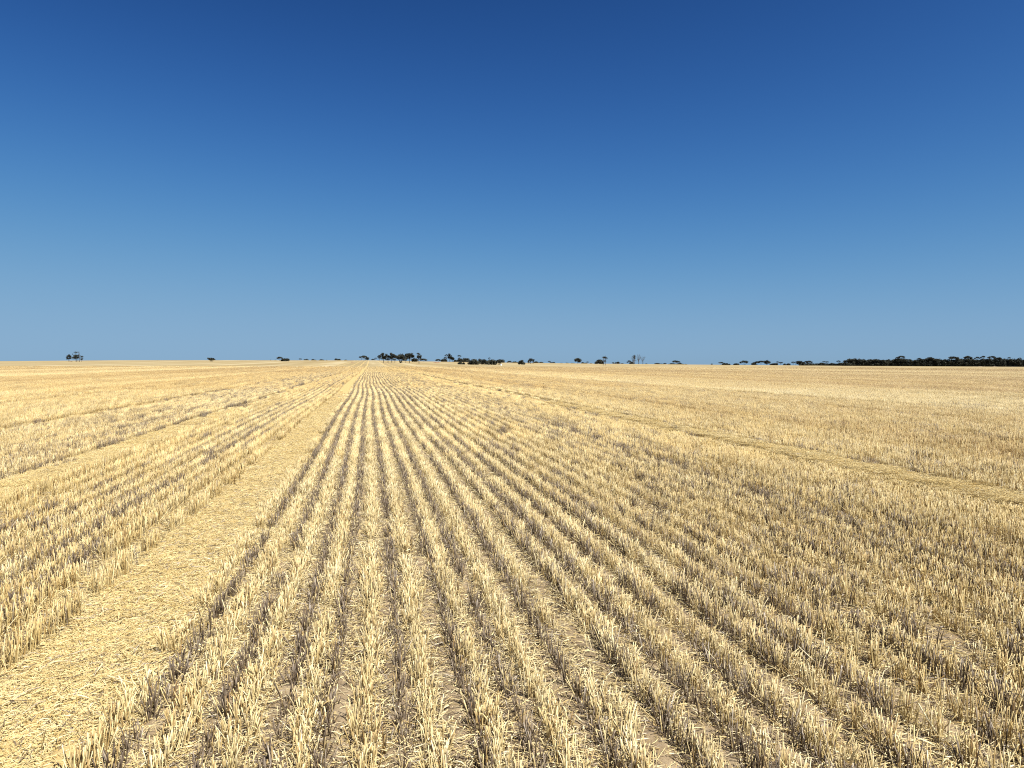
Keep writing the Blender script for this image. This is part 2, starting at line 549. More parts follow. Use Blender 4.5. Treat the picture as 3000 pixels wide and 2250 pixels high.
def seg_points(r0, r1, seg, offset, margin=1.5, xmax=None, zero=-.035):
    """centres of row segments between two distances, inside the field of view"""
    xm = r1 * math.tan(math.radians(YAW + 38)) + 3
    xl = r1 * math.tan(math.radians(38 - YAW)) + 3
    ks = np.arange(-int(xl / PITCH_ROW), int(xm / PITCH_ROW) + 1)
    ys = np.arange(-1.0, r1 + seg, seg)
    K, Y = np.meshgrid(ks, ys, indexing='ij')
    K, Y = K.ravel(), Y.ravel() + (np.mod(K.ravel() * .618, 1) - .5) * seg
    X = zero + (K + offset) * PITCH_ROW
    xw = X + wander(Y)
    r = np.hypot(xw, Y)
    f = xw * FLAT[0] + Y * FLAT[1]; s = xw * RIGHT[0] + Y * RIGHT[1]
    ok = (r >= r0) & (r < r1) & (np.abs(s) < np.maximum(f, 0) * .70 + margin + .02 * r) & (f > -1.0)
    return K[ok], X[ok], Y[ok], xw[ok]

def piece(x, pts):
    xs, v = zip(*pts)
    return np.interp(x, xs, v)

HEIGHT = [(-60, .18), (-9, .175), (-8.2, .14), (-5, .13), (-4.3, .14), (-4.0, .17), (-3.5, .135), (-2.3, .13), (-2.1, .165), (-1.95, .17), (-1.75, .14), (-1.0, .115), (.3, .118), (1.6, .128), (2.4, .138), (3.6, .145), (4.4, .15), (4.9, .165), (5.3, .18), (5.8, .15), (6.4, .115), (7, .11), (7.8, .17), (60, .19)]
GOLD = [(-90, .18), (-25, .25), (-14, .40), (-9, .40), (-8.2, .22), (-5, .15), (-4.2, .45), (-3.6, .5), (-2.9, .30), (-2.2, .42), (-1.7, .50), (-1.0, .12), (1.0, .06), (2.0, .18), (3.0, .40), (4.5, .50), (6, .60), (9, .52), (20, .36), (50, .24), (100, .2)]
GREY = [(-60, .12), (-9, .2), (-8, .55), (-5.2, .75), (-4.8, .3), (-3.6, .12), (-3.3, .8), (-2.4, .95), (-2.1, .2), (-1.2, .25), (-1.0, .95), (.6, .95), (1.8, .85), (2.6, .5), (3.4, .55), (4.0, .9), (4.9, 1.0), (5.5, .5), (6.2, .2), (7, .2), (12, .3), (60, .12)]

def scatter_rows():
    lods = [(0, 0.0, 13.0, .40), (1, 13.0, 48.0, .80), (2, 48.0, 130.0, 2.4), (3, 130.0, 330.0, 7.0)]
    per_m = {'fresh': [205, 185, 95, 62], 'old': [125, 115, 60, 0]}
    nvar = [14, 10, 8, 8]
    for kind in ('fresh', 'old'):
        src, PP, II, RZ, SC, GO, TI = [], [], [], [], [], [], []
        for lod, r0, r1, seg in lods:
            pm = per_m[kind][lod]
            if not pm: continue
            first = len(src)
            for _ in range(nvar[lod]):
                src.append(stubble_clump(seg * 1.04, pm, kind, lod))
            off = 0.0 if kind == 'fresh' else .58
            K, X, Y, XW = seg_points(r0, r1, seg, off)
            if kind == 'old':
                d = .12 * np.sin(K * 2.1) + .06 * np.sin(Y / 7.0 + K * 1.7) + np.interp(X, [-2, 0, 1, 4], [-.03, -.05, .16, .16])
                X = X + d * PITCH_ROW; XW = XW + d * PITCH_ROW
            if kind == 'fresh':
                keep0 = ~((X > 4.3) & (X < 4.7) & (rng.random(len(X)) < .12 + .35 * vnoise(X, Y * .12, 63)))
                keep0 &= ~((lod == 3) & (rng.random(len(X)) < np.clip((np.hypot(XW, Y) - 190) / 135, 0, 1)))
            else:
                keep0 = True
            ins = in_strip(X, .03 if kind == 'fresh' else .05)
            stray = rng.random(len(X)) < np.where(np.abs(X) < 3, .035 if kind == 'fresh' else .02, .38)
            ragged = (X > -2.0) & (X < -1.0) & (rng.random(len(X)) < .22 + .3 * vnoise(X, Y * .8, 17))
            keep = keep0 & (~ins | stray) & ~ragged
            hgt = piece(X, HEIGHT) * np.where(ins, .6, 1.0)
            nz = vnoise(X * .9, Y * .35, 5 if kind == 'fresh' else 9)
            nb = vnoise(X * .12, Y * .02, 21)
            band = np.where(np.mod(X / 24.4 + .18, 1) > .5, -.10, .04) + .12 * vnoise(X * .05, Y * .002, 41)
            rowv = np.random.default_rng(88).normal(0, 1, 9000)
            kk_ = K + 4500
            rowv = .6 * np.convolve(rowv, np.ones(3) / 1.7, 'same')[kk_] + .7 * np.convolve(rowv, np.ones(14) / 3.7, 'same')[kk_] + .7 * np.convolve(rowv, np.ones(60) / 7.7, 'same')[kk_]
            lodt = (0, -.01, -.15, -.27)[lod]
            band = band + .045 * rowv
            if kind == 'fresh':
                keep &= rng.random(len(X)) < np.where(np.abs(X) < 3, .965, .98)
                hgt = hgt * (1 + .08 * nz) * rng.uniform(.90, 1.10, len(X))
                gold = np.clip(piece(X, GOLD) + (.06, .07, .05, -.06)[lod] + .18 * nb + rng.normal(0, .07, len(X)), 0, 1)
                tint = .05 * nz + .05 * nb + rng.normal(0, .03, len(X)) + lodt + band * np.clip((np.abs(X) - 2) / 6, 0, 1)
            else:
                g = piece(X, GREY)
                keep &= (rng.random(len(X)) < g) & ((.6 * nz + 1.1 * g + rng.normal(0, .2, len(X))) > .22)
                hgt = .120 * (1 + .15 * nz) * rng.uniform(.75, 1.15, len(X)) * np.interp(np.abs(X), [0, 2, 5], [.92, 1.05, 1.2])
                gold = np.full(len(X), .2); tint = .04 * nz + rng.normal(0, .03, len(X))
            X, Y, XW, hgt, gold, tint = X[keep], Y[keep], XW[keep], hgt[keep], gold[keep], tint[keep]
            m = len(X)
            PP.append(np.stack([XW, Y, terrain(XW, Y)], 1))
            II.append(first + rng.integers(0, nvar[lod], m))
            RZ.append(np.where(rng.random(m) < .5, 0, PI) + rng.normal(0, .02, m) * (.4 / seg))
            hz = hgt / .158
            SC.append(np.stack([np.where(kind == 'fresh', rng.uniform(.85, 1.25, m), rng.uniform(.8, 1.2, m)), np.ones(m), hz], 1))
            GO.append(gold); TI.append(tint)
        cat_ = np.concatenate
        if kind == 'fresh':
            scatter_object("wheat_stubble", src, cat_(PP), cat_(II), cat_(RZ), cat_(SC), cat_(GO), cat_(TI),
                           "pale golden cut wheat stubble standing in long straight rows over the field", "stubble")
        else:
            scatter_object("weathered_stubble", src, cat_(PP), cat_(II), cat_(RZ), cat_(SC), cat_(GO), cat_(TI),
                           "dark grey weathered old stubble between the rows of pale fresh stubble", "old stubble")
scatter_rows()

def grid_points(r1, step, xmin=None, xmax=None, r0=0):
    xm = r1 * math.tan(math.radians(YAW + 38)) + 3; xl = r1 * math.tan(math.radians(38 - YAW)) + 3
    X, Y = np.meshgrid(np.arange(-xl if xmin is None else xmin, xm if xmax is None else xmax, step), np.arange(.2, r1, step), indexing='ij')
    X = X.ravel() + rng.uniform(-.5, .5, X.size) * step; Y = Y.ravel() + rng.uniform(-.5, .5, Y.size) * step
    XW = X + wander(Y)
    r = np.hypot(XW, Y); f = XW * FLAT[0] + Y * FLAT[1]; s = XW * RIGHT[0] + Y * RIGHT[1]
    ok = (r < r1) & (r >= r0) & (np.abs(s) < np.maximum(f, 0) * .70 + 1.3 + .02 * r) & (f > -.5)
    return X[ok], Y[ok], XW[ok]

LITTER = [(-60, .9), (-5, 1.0), (-4, 1.1), (-2.2, 1.1), (-1.45, .9), (-1.3, 1.9), (-1.0, 2.1), (-.2, 1.6), (.4, 1.5), (1.0, 1.2), (2.0, 1.05), (3, 1.1), (5, .9), (60, .9)]
def scatter_litter():
    src = [litter_patch(.50, 180, .015, .12, .028, 0, .22, .68) for _ in range(10)]
    src += [litter_patch(.50, 300, .006, .035, .010, 0, .6, .5) for _ in range(5)]
    src += [litter_patch(1.0, 300, .02, .14, .03, 1, .2, .64) for _ in range(6)]
    P, I, Rz, S, G, T = [], [], [], [], [], []
    for r0, r1, step, lo, hi, mul in ((0, 13, .215, 0, 10, .62), (0, 11, .235, 10, 15, .9), (13, 42, .7, 15, 21, .8)):
        X, Y, XW = grid_points(r1, step, None, None, r0)
        keep = rng.random(len(X)) < piece(X, LITTER) * mul * (1 + .38 * vnoise(X * 2.2, Y * 1.1, 31)) * np.interp(np.hypot(X, Y), [0, 5, 9], [1.35, 1.15, 1])
        X, Y, XW = X[keep], Y[keep], XW[keep]
        m = len(X)
        P.append(np.stack([XW, Y, terrain(XW, Y)], 1)); I.append(rng.integers(lo, hi, m)); Rz.append(rng.uniform(0, 2 * PI, m))
        S.append(np.stack([np.ones(m), np.ones(m), rng.uniform(.7, 1.3, m)], 1))
        G.append(np.clip(piece(X, GOLD) + rng.normal(.05, .1, m), 0, 1)); T.append(rng.normal(0, .05, m))
    c = np.concatenate
    scatter_object("loose_straw", src, c(P), c(I), c(Rz), c(S), c(G), c(T),
                   "loose broken straw and leaf scraps lying on the soil between rows", "loose straw")
scatter_litter()

def scatter_chaff(k, s0, s1, r1, label, heap=0.0):
    src = [litter_patch(.42, 850, .005, .045, .009, 0, .025, .84, .35, .45, .07) for _ in range(8)]
    src += [litter_patch(.42, 60, .05, .15, .030, 0, .06, .88, .5, .3) for _ in range(5)]
    P, I, Rz, S, G, T = [], [], [], [], [], []
    for step, lo, hi, dens in ((.15, 0, 8, 1.0), (.22, 8, 13, .75)):
        X, Y, XW = grid_points(r1, step, s0 - .14, s1 + .30)
        edge = np.minimum(X - s0, s1 - X)
        keep = rng.random(len(X)) < dens * np.interp(edge, [-.30, -.12, .0, .15], [.12, .3, .65, 1.0]) * np.interp(np.hypot(X, Y), [0, 14, 30], [1, 1, .45])
        X, Y, XW = X[keep], Y[keep], XW[keep]; m = len(X)
        bare = vnoise(X * 6, Y * 2.5, 77 + k) + np.interp(X, [s0, (s0 + s1) / 2, s1], [-.25, -.1, .45])
        ok = bare < .85
        X, Y, XW = X[ok], Y[ok], XW[ok]; m = len(X)
        P.append(np.stack([XW, Y, terrain(XW, Y) + rng.uniform(.0, .012, m) + heap * np.clip(np.minimum(X - s0, s1 - X) / .2, 0, 1) * rng.uniform(.5, 1, m)], 1)); I.append(rng.integers(lo, hi, m))
        Rz.append(rng.normal(0, .35, m) + np.where(rng.random(m) < .5, 0, PI))
        S.append(np.ones((m, 3))); G.append(np.clip(rng.normal(.80, .1, m), 0, 1)); T.append(rng.normal(.0, .05, m))
    c = np.concatenate
    scatter_object("chaff_trail", src, c(P), c(I), c(Rz), c(S), c(G), c(T), label, "chaff trail")
scatter_chaff(0, -1.80, -1.13, 36, "wide golden strip of flattened chaff running from the bottom left corner")
scatter_chaff(1, -4.78, -4.22, 26, "narrow pale strip of flattened straw further left, beyond the grey rows", .07)
scatter_chaff(2, 6.85, 7.40, 30, "thin pale strip of flattened straw through the tall stubble at right", .12)

# ------------------------------------------------------------------ trees
def limb(g, pts, r0, r1):
    pts = np.asarray(pts, float)[None]
    k = pts.shape[1]
    R = np.linspace(r0, r1, k)[None]
    tubes(g, pts, R, 4, np.array([.5]), np.array([0.]), False)

def leaves(g, centres, radii, per, size, r):
    """leaf sprays spread through flattened clumps"""
    for c, rad, n in zip(centres, radii, per):
        d = unit(r.normal(0, 1, (n, 3))) * (r.random((n, 1)) ** .45)
        P = np.asarray(c) + d * np.asarray(rad)
        a1 = unit(r.normal(0, 1, (n, 3)) * [1, 1, .55]); a2 = unit(np.cross(a1, r.normal(0, 1, (n, 3))))
        s = size * r.uniform(.5, 1.3, (n, 1))
        V = np.stack([P - a1 * s, P - a2 * s * .55, P + a1 * s, P + a2 * s * .55], 1)
        q = np.arange(n * 4).reshape(n, 4)
        g.add(V, q)

def build_tree(style, h, w, seed):
    r = np.random.default_rng(seed)
    tg, cg = Geo(), Geo()
    tr = max(.16, h * .032)
    C, Rd, N = [], [], []
    z0 = -.4
    def clump(c, rx, rz, n):
        C.append(c); Rd.append((rx, rx * .9, rz)); N.append(int(n))
    if style in ('gum', 'layered', 'umbrella', 'arch', 'mallee'):
        fork = h * {'gum': .36, 'layered': .34, 'umbrella': .45, 'arch': .25, 'mallee': .12}[style] * r.uniform(.85, 1.15)
        ox = r.normal(0, .02 * h)
        nst = 3 if style == 'mallee' else 1
        top = np.array([ox, 0, fork])
        if nst == 1:
            limb(tg, [(0, 0, z0), (ox * .4, 0, fork * .5), top], tr * 1.2, tr * .85)
        nl = {'gum': 6, 'layered': 7, 'umbrella': 5, 'arch': 6, 'mallee': 6}[style]
        for i in range(nl):
            f = (i + .5) / nl * 2 - 1 + r.normal(0, .12)
            dx = f * w * .42
            dy = r.uniform(-.3, .3) * w
            if style == 'layered': hz = h * r.uniform(.50, .95)
            elif style == 'umbrella': hz = h * (.90 - .10 * f * f)
            elif style == 'arch': hz = h * (.88 - .42 * f * f)
            elif style == 'mallee': hz = h * (.86 - .18 * f * f) * r.uniform(.9, 1.03)
            else: hz = h * (.88 - .22 * f * f) * r.uniform(.86, 1.05)
            if style == 'layered' and i == 0: hz, dx = h * .93, dx * .4
            end = np.array([ox + dx, dy, hz])
            st = top if nst == 1 else np.array([r.normal(0, .06 * w), r.normal(0, .06 * w), z0])
            mid = st * .45 + end * .55 + np.array([dx * .12, 0, -.05 * h])
            limb(tg, [st, mid, end], tr * .55, tr * .16)
            flat = {'gum': .78, 'layered': .72, 'umbrella': .62, 'arch': .55, 'mallee': .7}[style]
            rx = w * r.uniform(.17, .26)
            clump(end, rx, rx * flat, 110)
            if style in ('gum', 'layered'):
                e2 = mid * .5 + end * .5 + np.array([r.normal(0, .08 * w), 0, -.02 * h])
                clump(e2, rx * .8, rx * .5, 45)
                if True:
                    clump(np.array([ox + dx * .9, dy, h * r.uniform(.34, .66)]), rx * .95, rx * .75, 70)
    elif style in ('dome', 'bowl', 'big'):
        nl = {'dome': 9, 'bowl': 8, 'big': 15}[style]
        for i in range(nl):
            f = (i + .5) / nl * 2 - 1
            if style == 'bowl':
                end = np.array([f * w * .36, r.uniform(-.3, .3) * w, h * r.uniform(.55, .84)])
            elif style == 'big':
                end = np.array([f * w * .36, r.uniform(-.28, .28) * w, h * (.80 - .22 * f * f) * r.uniform(.62, 1.0)])
            else:
                end = np.array([f * w * .37, r.uniform(-.3, .3) * w, h * (.76 - .38 * f * f) * r.uniform(.5, 1.0)])
            st = np.array([r.normal(0, .07 * w), r.normal(0, .07 * w), z0])
            limb(tg, [st, st * .5 + end * .5, end], tr * .6, tr * .2)
            rx = w * r.uniform(.18, .26)
            clump(end, rx, min(rx * .75, h * .24), 80)
            if style == 'dome':
                clump(np.array([end[0], end[1], end[2] * .5]), rx * .9, min(rx * .7, h * .24), 60)
        if style == 'bowl':
            clump(np.array([0, 0, h * .45]), w * .22, h * .2, 90)
    elif style == 'column':
        limb(tg, [(0, 0, z0), (w * .03, 0, h * .5), (0, 0, h * .95)], tr, tr * .3)
        for i in range(9):
            zz = h * r.uniform(.35, .95)
            c = np.array([r.normal(0, .2 * w), r.normal(0, .2 * w), zz])
            limb(tg, [(0, 0, zz * .85), c], tr * .3, tr * .1)
            clump(c, w * .40, h * .10, 70)
    elif style == 'tufted':
        limb(tg, [(0, 0, z0), (0, 0, h * .5), (0, 0, h * .96)], tr, tr * .25)
        limb(tg, [(w * .10, 0, z0), (w * .14, 0, h * .2), (w * .04, 0, h * .45)], tr * .6, tr * .3)
        clump(np.array([w * .05, 0, h * .94]), w * .34, h * .05, 80)
        clump(np.array([-w * .05, 0, h * .86]), w * .16, h * .03, 20)
        for i in range(11):
            clump(np.array([r.normal(0, .24 * w), r.normal(0, .2 * w), h * r.uniform(.34, .68)]), w * .27, h * .10, 70)
        clump(np.array([w * .38, 0, h * .56]), w * .2, h * .06, 36)
        clump(np.array([-w * .42, 0, h * .74]), w * .08, h * .07, 14)
    elif style in ('dead', 'pole'):
        limb(tg, [(0, 0, z0), (.02 * w, 0, h * .35), (-.02 * w, 0, h * (.45 if style == 'dead' else 1.0))], tr * 1.1, tr * .5)
        nb_ = 8 if style == 'dead' else 2
        for i in range(nb_):
            f = (i + .5) / nb_ * 2 - 1
            s0 = np.array([0, 0, h * r.uniform(.16, .44)])
            end = np.array([f * w * .48, r.uniform(-.3, .3) * w, h * r.uniform(.68, 1.0) * (1 - .1 * abs(f))])
            if style == 'pole': end = np.array([f * w * .8, 0, h * r.uniform(.7, .9)]); s0 = np.array([0, 0, h * .6])
            mid = s0 * .5 + end * .5 + np.array([f * w * .1, 0, -.03 * h])
            limb(tg, [s0, mid, end], tr * .5, tr * .18)
            for _ in range(2 if style == 'dead' else 0):
                t_ = r.uniform(.45, .9); b0 = mid * (1 - t_) + end * t_
                limb(tg, [b0, b0 + np.array([r.normal(0, .12 * w), r.normal(0, .1 * w), h * r.uniform(.08, .2)])], tr * .25, tr * .1)
    if C:
        leaves(cg, C, Rd, N, max(.2, w * .065), r)
    return tg, cg

tree_count = [0]
def tree(name, style, px, base, top, wpx, label, cat="tree", group=None, leaf=None, hide=None, bark=None):
    """a tree whose trunk stands where the photograph's column px meets the ground"""
    tree_count[0] += 1
    seed = 1000 + tree_count[0]
    if hide:                                     # stands beyond the crest, only its upper part shows
        d = FLAT + RIGHT * (px - 1500) / FPX; d /= np.linalg.norm(d)
        p = np.array([d[0] * hide, d[1] * hide, 0]); p[2] = terrain(p[0], p[1])
    else:
        p = ground_point(px, base)
    dist = (p - np.array([0, 0, H])) @ FWD
    h = dist * (project(p)[1] - top) / FPX
    h = max(h, 1.2)
    w = max(dist * wpx * 1.22 / FPX, .8)
    tg, cg = build_tree(style, h, w, seed)
    root = bpy.data.objects.new(name, None)
    COL.objects.link(root)
    root.empty_display_size = .5
    root.location = p
    root.rotation_euler.z = -yaw - math.atan((px - 1500) / FPX)
    tag(root, label, cat, group)
    dead = style in ('dead', 'pole')
    link("trunk", tg.mesh("trunk", bark or (BARK_DEAD if dead else BARK)), root)
    if cg.n:
        link("crown", cg.mesh("crown", leaf or LEAF_DARK), root)
    return root

G_LEFT = "gum trees on the far left horizon"
tree("gum_tree", 'gum', 203, 1060, 1037, 11, "flat topped gum with forked trunk, first tree at the far left", group=G_LEFT)
tree("gum_tree", 'tufted', 224, 1060.5, 1030, 17, "tall far left gum with a small separate tuft above a dense crown", group=G_LEFT)
tree("dead_tree", 'pole', 233, 1060.5, 1030, 3, "bare dead pole trunk among the far left gums", "dead tree", G_LEFT)
tree("gum_tree", 'column', 240.5, 1060.5, 1041, 7, "short narrow gum standing right of the bare pole at far left", group=G_LEFT)
tree("round_bush", 'bowl', 620, 1059.5, 1048, 18, "lone bowl shaped dark bush on the left horizon", "bush")
G_SC = "scrub peeping over the horizon"
for px, top, w, lab in ((463, 1054.5, 9, "tiny dark scrub top alone between the far left gums and bowl bush"),
                        (538, 1055, 9, "tiny low scrub top left of the bowl shaped bush"),
                        (563, 1055, 8, "tiny scrub top nearest left of the bowl shaped bush"),
                        (584, 1054.6, 7, "little scrub tuft touching the left side of the bowl bush"),
                        (654, 1054.5, 5, "single dot of scrub just right of the bowl shaped bush"),
                        (793, 1053, 7, "small scrub tuft left of the pair of dark round trees"),
                        (807, 1053, 8, "small scrub tuft beside the open tree of the left pair")):
    tree("scrub_bush", 'dome', px, 0, top, w, lab, "bush", G_SC, hide=1010)
tree("mallee_tree", 'mallee', 821, 1057, 1046, 14, "open grey crowned tree, left half of the pair on the left ridge")
tree("round_bush", 'dome', 836, 1058.5, 1048, 20, "dense dark dome tree, right half of the pair on the left ridge")
G_LR = "small trees along the left ridge"
for px, top, w, st, lab in ((880, 1050.5, 7, 'umbrella', "smallest upright tree right of the round pair on the left ridge"),
                            (897, 1051, 13, 'dome', "first of three dark domes between round pair and vanishing rows"),
                            (919, 1051, 12, 'dome', "middle of three dark domes between round pair and vanishing rows"),
                            (943, 1051, 13, 'dome', "last of three dark domes, slanting to the right"),
                            (957, 1054, 5, 'dome', "dot of scrub right of the three dark domes"),
                            (985, 1050, 7, 'gum', "slim tree, left of the close pair before the vanishing rows"),
                            (993, 1050, 10, 'dome', "round tree, right of the close pair before the vanishing rows"),
                            (1013, 1053, 8, 'dome', "low scrub midway between the close pair and the vanishing rows")):
    tree("mallee_tree" if st != 'dome' else "round_bush", st, px, 0, top, w, lab, "tree" if st != 'dome' else "bush", G_LR, hide=985)
G_VP = "gum tops where the rows vanish"
tree("gum_tree", 'umbrella', 1060, 0, 1044, 13, "left of three flat gum tops above the vanishing rows", group=G_VP, hide=1000)
tree("gum_tree", 'umbrella', 1067, 0, 1042, 13, "tallest and middle flat gum top above the vanishing rows", group=G_VP, hide=1010)
tree("gum_tree", 'gum', 1076, 0, 1044.5, 9, "right of three gum tops above the vanishing rows", group=G_VP, hide=1000)
tree("scrub_bush", 'arch', 1093, 0, 1052, 9, "low scrub arch just right of the vanishing rows", "bush", G_VP, hide=960)
tree("gum_tree", 'umbrella', 1101, 0, 1048, 6, "tiny flat topped gum between vanishing rows and the big clump", group=G_VP, hide=960)

G_C = "gum clump right of the vanishing rows"
tree("gum_tree", 'gum', 1112, 1056, 1039.5, 9, "thin open gum at the left end of the main clump", group=G_C)
tree("gum_tree", 'layered', 1124, 1062.4, 1034.7, 17, "layered flat topped gum near the left end of the main clump", group=G_C)
tree("gum_tree", 'gum', 1137, 1062.3, 1038, 11, "lower open gum between two taller ones in the main clump", group=G_C)
tree("gum_tree", 'layered', 1148, 1062.5, 1034, 16, "dense ragged gum left of the biggest crown in the main clump", group=G_C)
tree("gum_tree", 'column', 1157, 1062.5, 1040, 7, "narrow gum squeezed against the biggest crown's left side", group=G_C)
tree("gum_tree", 'big', 1174, 1063.6, 1034, 26, "biggest dense dark crown with pale trunks in the main clump", group=G_C)
tree("gum_tree", 'column', 1189, 1063.6, 1042, 8, "thin stemmed gum right of the biggest crown", group=G_C)
tree("gum_tree", 'gum', 1199.5, 1064, 1032.5, 21, "tall gum with an arching open crown right of the biggest crown", group=G_C)
tree("round_bush", 'dome', 1215, 1060, 1045.6, 17, "dense dark bush between two tall gums in the clump's right part", "bush", G_C)
tree("gum_tree", 'layered', 1228, 1065.6, 1033.6, 13, "tall slim gum with stacked crown at the clump's right end", group=G_C)
tree("scrub_bush", 'arch', 1241, 1059, 1051.5, 16, "low arching bush right of the clump's last tall gum", "bush", G_C)

G_B = "trees and bushes around the long dark thicket"
tree("scrub_bush", 'arch', 1284, 1059, 1052.6, 13, "small arched bush behind the long red mound", "bush", G_B)
tree("round_bush", 'dome', 1301, 1059, 1050, 15, "low bush at the foot of the tallest thin gum", "bush", G_B)
tree("gum_tree", 'column', 1303, 1059, 1045, 7, "short spiky tree left of the thin tall gums", group=G_B)
tree("gum_tree", 'umbrella', 1310, 1059, 1037.4, 9, "thin tall gum with flat top, left of the stacked gum", group=G_B)
tree("gum_tree", 'layered', 1318, 1059, 1035.8, 12, "tallest stacked gum between the main clump and the thicket", group=G_B)
tree("gum_tree", 'gum', 1326, 1059, 1044.5, 10, "shorter gum leaning on the right of the stacked gum", group=G_B)
tree("scrub_bush", 'dome', 1335, 1059, 1053, 10, "low scrub joining the stacked gums to the thicket", "bush", G_B)
tree("gum_tree", 'umbrella', 1345.5, 1059.5, 1039.6, 9, "gum with a small bent top rising over the thicket's left end", group=G_B)
tree("round_bush", 'dome', 1348, 1060, 1046, 15, "dense dark tree under the bent topped gum", "tree", G_B)
tree("round_bush", 'dome', 1365, 1060.5, 1046.6, 20, "dense dark rounded tree at the back of the thicket's left half", "tree", G_B)
tree("shrub", 'dome', 1348, 1067.8, 1058, 12, "small round shrub in front of the thicket's left end", "shrub", G_B, LEAF_GREY)
tree("shrub", 'dome', 1357.5, 1067.8, 1061, 9, "lowest shrub in front of the thicket, right of the round shrub", "shrub", G_B)
tree("round_bush", 'dome', 1388, 1068.4, 1051, 28, "broad grey green bush, first of the thicket's front row", "bush", G_B, LEAF_GREY)
tree("round_bush", 'dome', 1407, 1067, 1049.4, 18, "dark flat topped bush behind the thicket's middle", "bush", G_B)
tree("round_bush", 'dome', 1420, 1068, 1049.6, 18, "peaked dark bush in the middle of the thicket", "bush", G_B)
tree("round_bush", 'dome', 1440, 1068.8, 1050.5, 27, "broad grey green bush right of the thicket's middle", "bush", G_B, LEAF_GREY)
tree("round_bush", 'bowl', 1464, 1069, 1052, 24, "drooping dark bush at the thicket's right end over the tank", "bush", G_B)
tree("gum_tree", 'umbrella', 1433, 1064, 1046.5, 5, "single small flat tuft poking above the thicket", group=G_B)

G_M = "scattered trees on the middle horizon"
for px, top, w, st, lab in ((1493, 1058, 11, 'arch', "small arched scrub on the horizon right of the white tank"),
                            (1507, 1057.7, 14, 'dome', "low scrub touching the horizon left of the lone front bush"),
                            (1570, 1057, 13, 'dome', "low scrub against the right side of the twin feathery trees"),
                            (1585, 1060, 14, 'dome', "flattest scrub right of the twin feathery trees"),
                            (1609, 1057.5, 7, 'umbrella', "tiny umbrella tree on the bare horizon right of the feathery twins"),
                            (1619, 1060, 14, 'dome', "low scrub patch under and right of the tiny umbrella tree"),
                            (1645, 1062, 7, 'dome', "faint scrub dot midway to the forked middle tree"),
                            (1662, 1061.8, 10, 'dome', "faint flat scrub left of the forked middle tree"),
                            (1677, 1062.3, 11, 'dome', "low dark scrub nearest left of the forked middle tree"),
                            (1707, 1060, 8, 'dome', "small scrub nearest right of the forked middle tree"),
                            (1714, 1061, 10, 'dome', "second scrub right of the forked middle tree"),
                            (1721, 1059.6, 6, 'umbrella', "tiny upright tree among scrub right of the forked middle tree"),
                            (1731, 1063, 7, 'dome', "last scrub dot before the two legged tree"),
                            (1797, 1061, 5, 'column', "tiny spiky tree right of the two legged tree"),
                            (1803, 1060.5, 5, 'column', "second tiny spiky tree right of the two legged tree"),
                            (1810, 1060, 8, 'gum', "open small tree right of the two tiny spiky ones"),
                            (1823, 1064, 9, 'dome', "low scrub between the small open tree and the dead trees"),
                            (1893, 1065, 9, 'dome', "low scrub at the right foot of the dead trees"),
                            (1926, 1063, 15, 'dome', "dark oval bush right of the dead trees"),
                            (1938, 1065, 6, 'dome', "scrub dot right of the dark oval bush"),
                            (1948, 1064, 9, 'arch', "small ragged scrub second right of the dark oval bush"),
                            (1968, 1064, 18, 'dome', "left part of the long low scrub under the umbrella group"),
                            (1992, 1063, 18, 'dome', "right part of the long low scrub under the umbrella group"),
                            (1980, 1057, 15, 'umbrella', "wide umbrella tree above the long low scrub"),
                            (1987, 1059, 10, 'umbrella', "smaller umbrella tree leaning right over the long low scrub"),
                            (2009, 1065, 8, 'dome', "scrub dot right of the umbrella group")):
    nm = "scrub_bush" if st == 'dome' else "mallee_tree"
    tree(nm, st, px, 0, top, w, lab, "bush" if st == 'dome' else "tree", G_M, hide=960 + (px * 7) % 40)
tree("shrub", 'dome', 1528, 1068.3, 1053.4, 18, "lone ragged bush standing in front on the pale field", "bush", G_M, LEAF_GREY)
tree("feathery_tree", 'bowl', 1554, 1065.6, 1048.7, 12, "left and larger of the twin feathery trees", group=G_M)
tree("feathery_tree", 'bowl', 1562, 1065.6, 1051, 7, "right and smaller of the twin feathery trees", group=G_M)
tree("sapling", 'column', 1548, 1065.6, 1057, 5, "little sapling at the left foot of the feathery twins", group=G_M)
tree("mallee_tree", 'gum', 1692, 1065, 1050, 16, "forked round crowned tree alone on the middle horizon", group=G_M)
tree("round_bush", 'dome', 1756, 1066.3, 1052, 22, "dark spreading bush left of the two legged tree", "bush", G_M)
tree("dead_tree", 'pole', 1767, 1070.5, 1043.5, 3, "bare pole in front of the dark spreading bush", "dead tree", G_M)
tree("gum_tree", 'column', 1773, 1070.5, 1039.4, 10, "tall ragged gum beside the bare pole, nearest on the right field", group=G_M)
tree("mallee_tree", 'arch', 1843, 1066.5, 1056, 11, "open arched bush at the left foot of the dead trees", "bush", G_M)
tree("round_bush", 'dome', 1851, 1066.6, 1057.6, 11, "greyish bush between the arched bush and tall tufted gum", "bush", G_M, LEAF_GREY)
tree("gum_tree", 'column', 1859, 1067, 1037, 8, "tall column shaped gum left among the dead trees", group=G_M)
tree("dead_tree", 'dead', 1855, 1067, 1040, 12, "thin bare branches behind the column shaped gum", "dead tree", G_M)
tree("dead_tree", 'dead', 1871, 1067, 1037, 11, "tallest leafless tree right of the column shaped gum", "dead tree", G_M)
tree("dead_tree", 'dead', 1883, 1067, 1040.6, 14, "wide leafless tree, last on the right of the dead group", "dead tree", G_M)

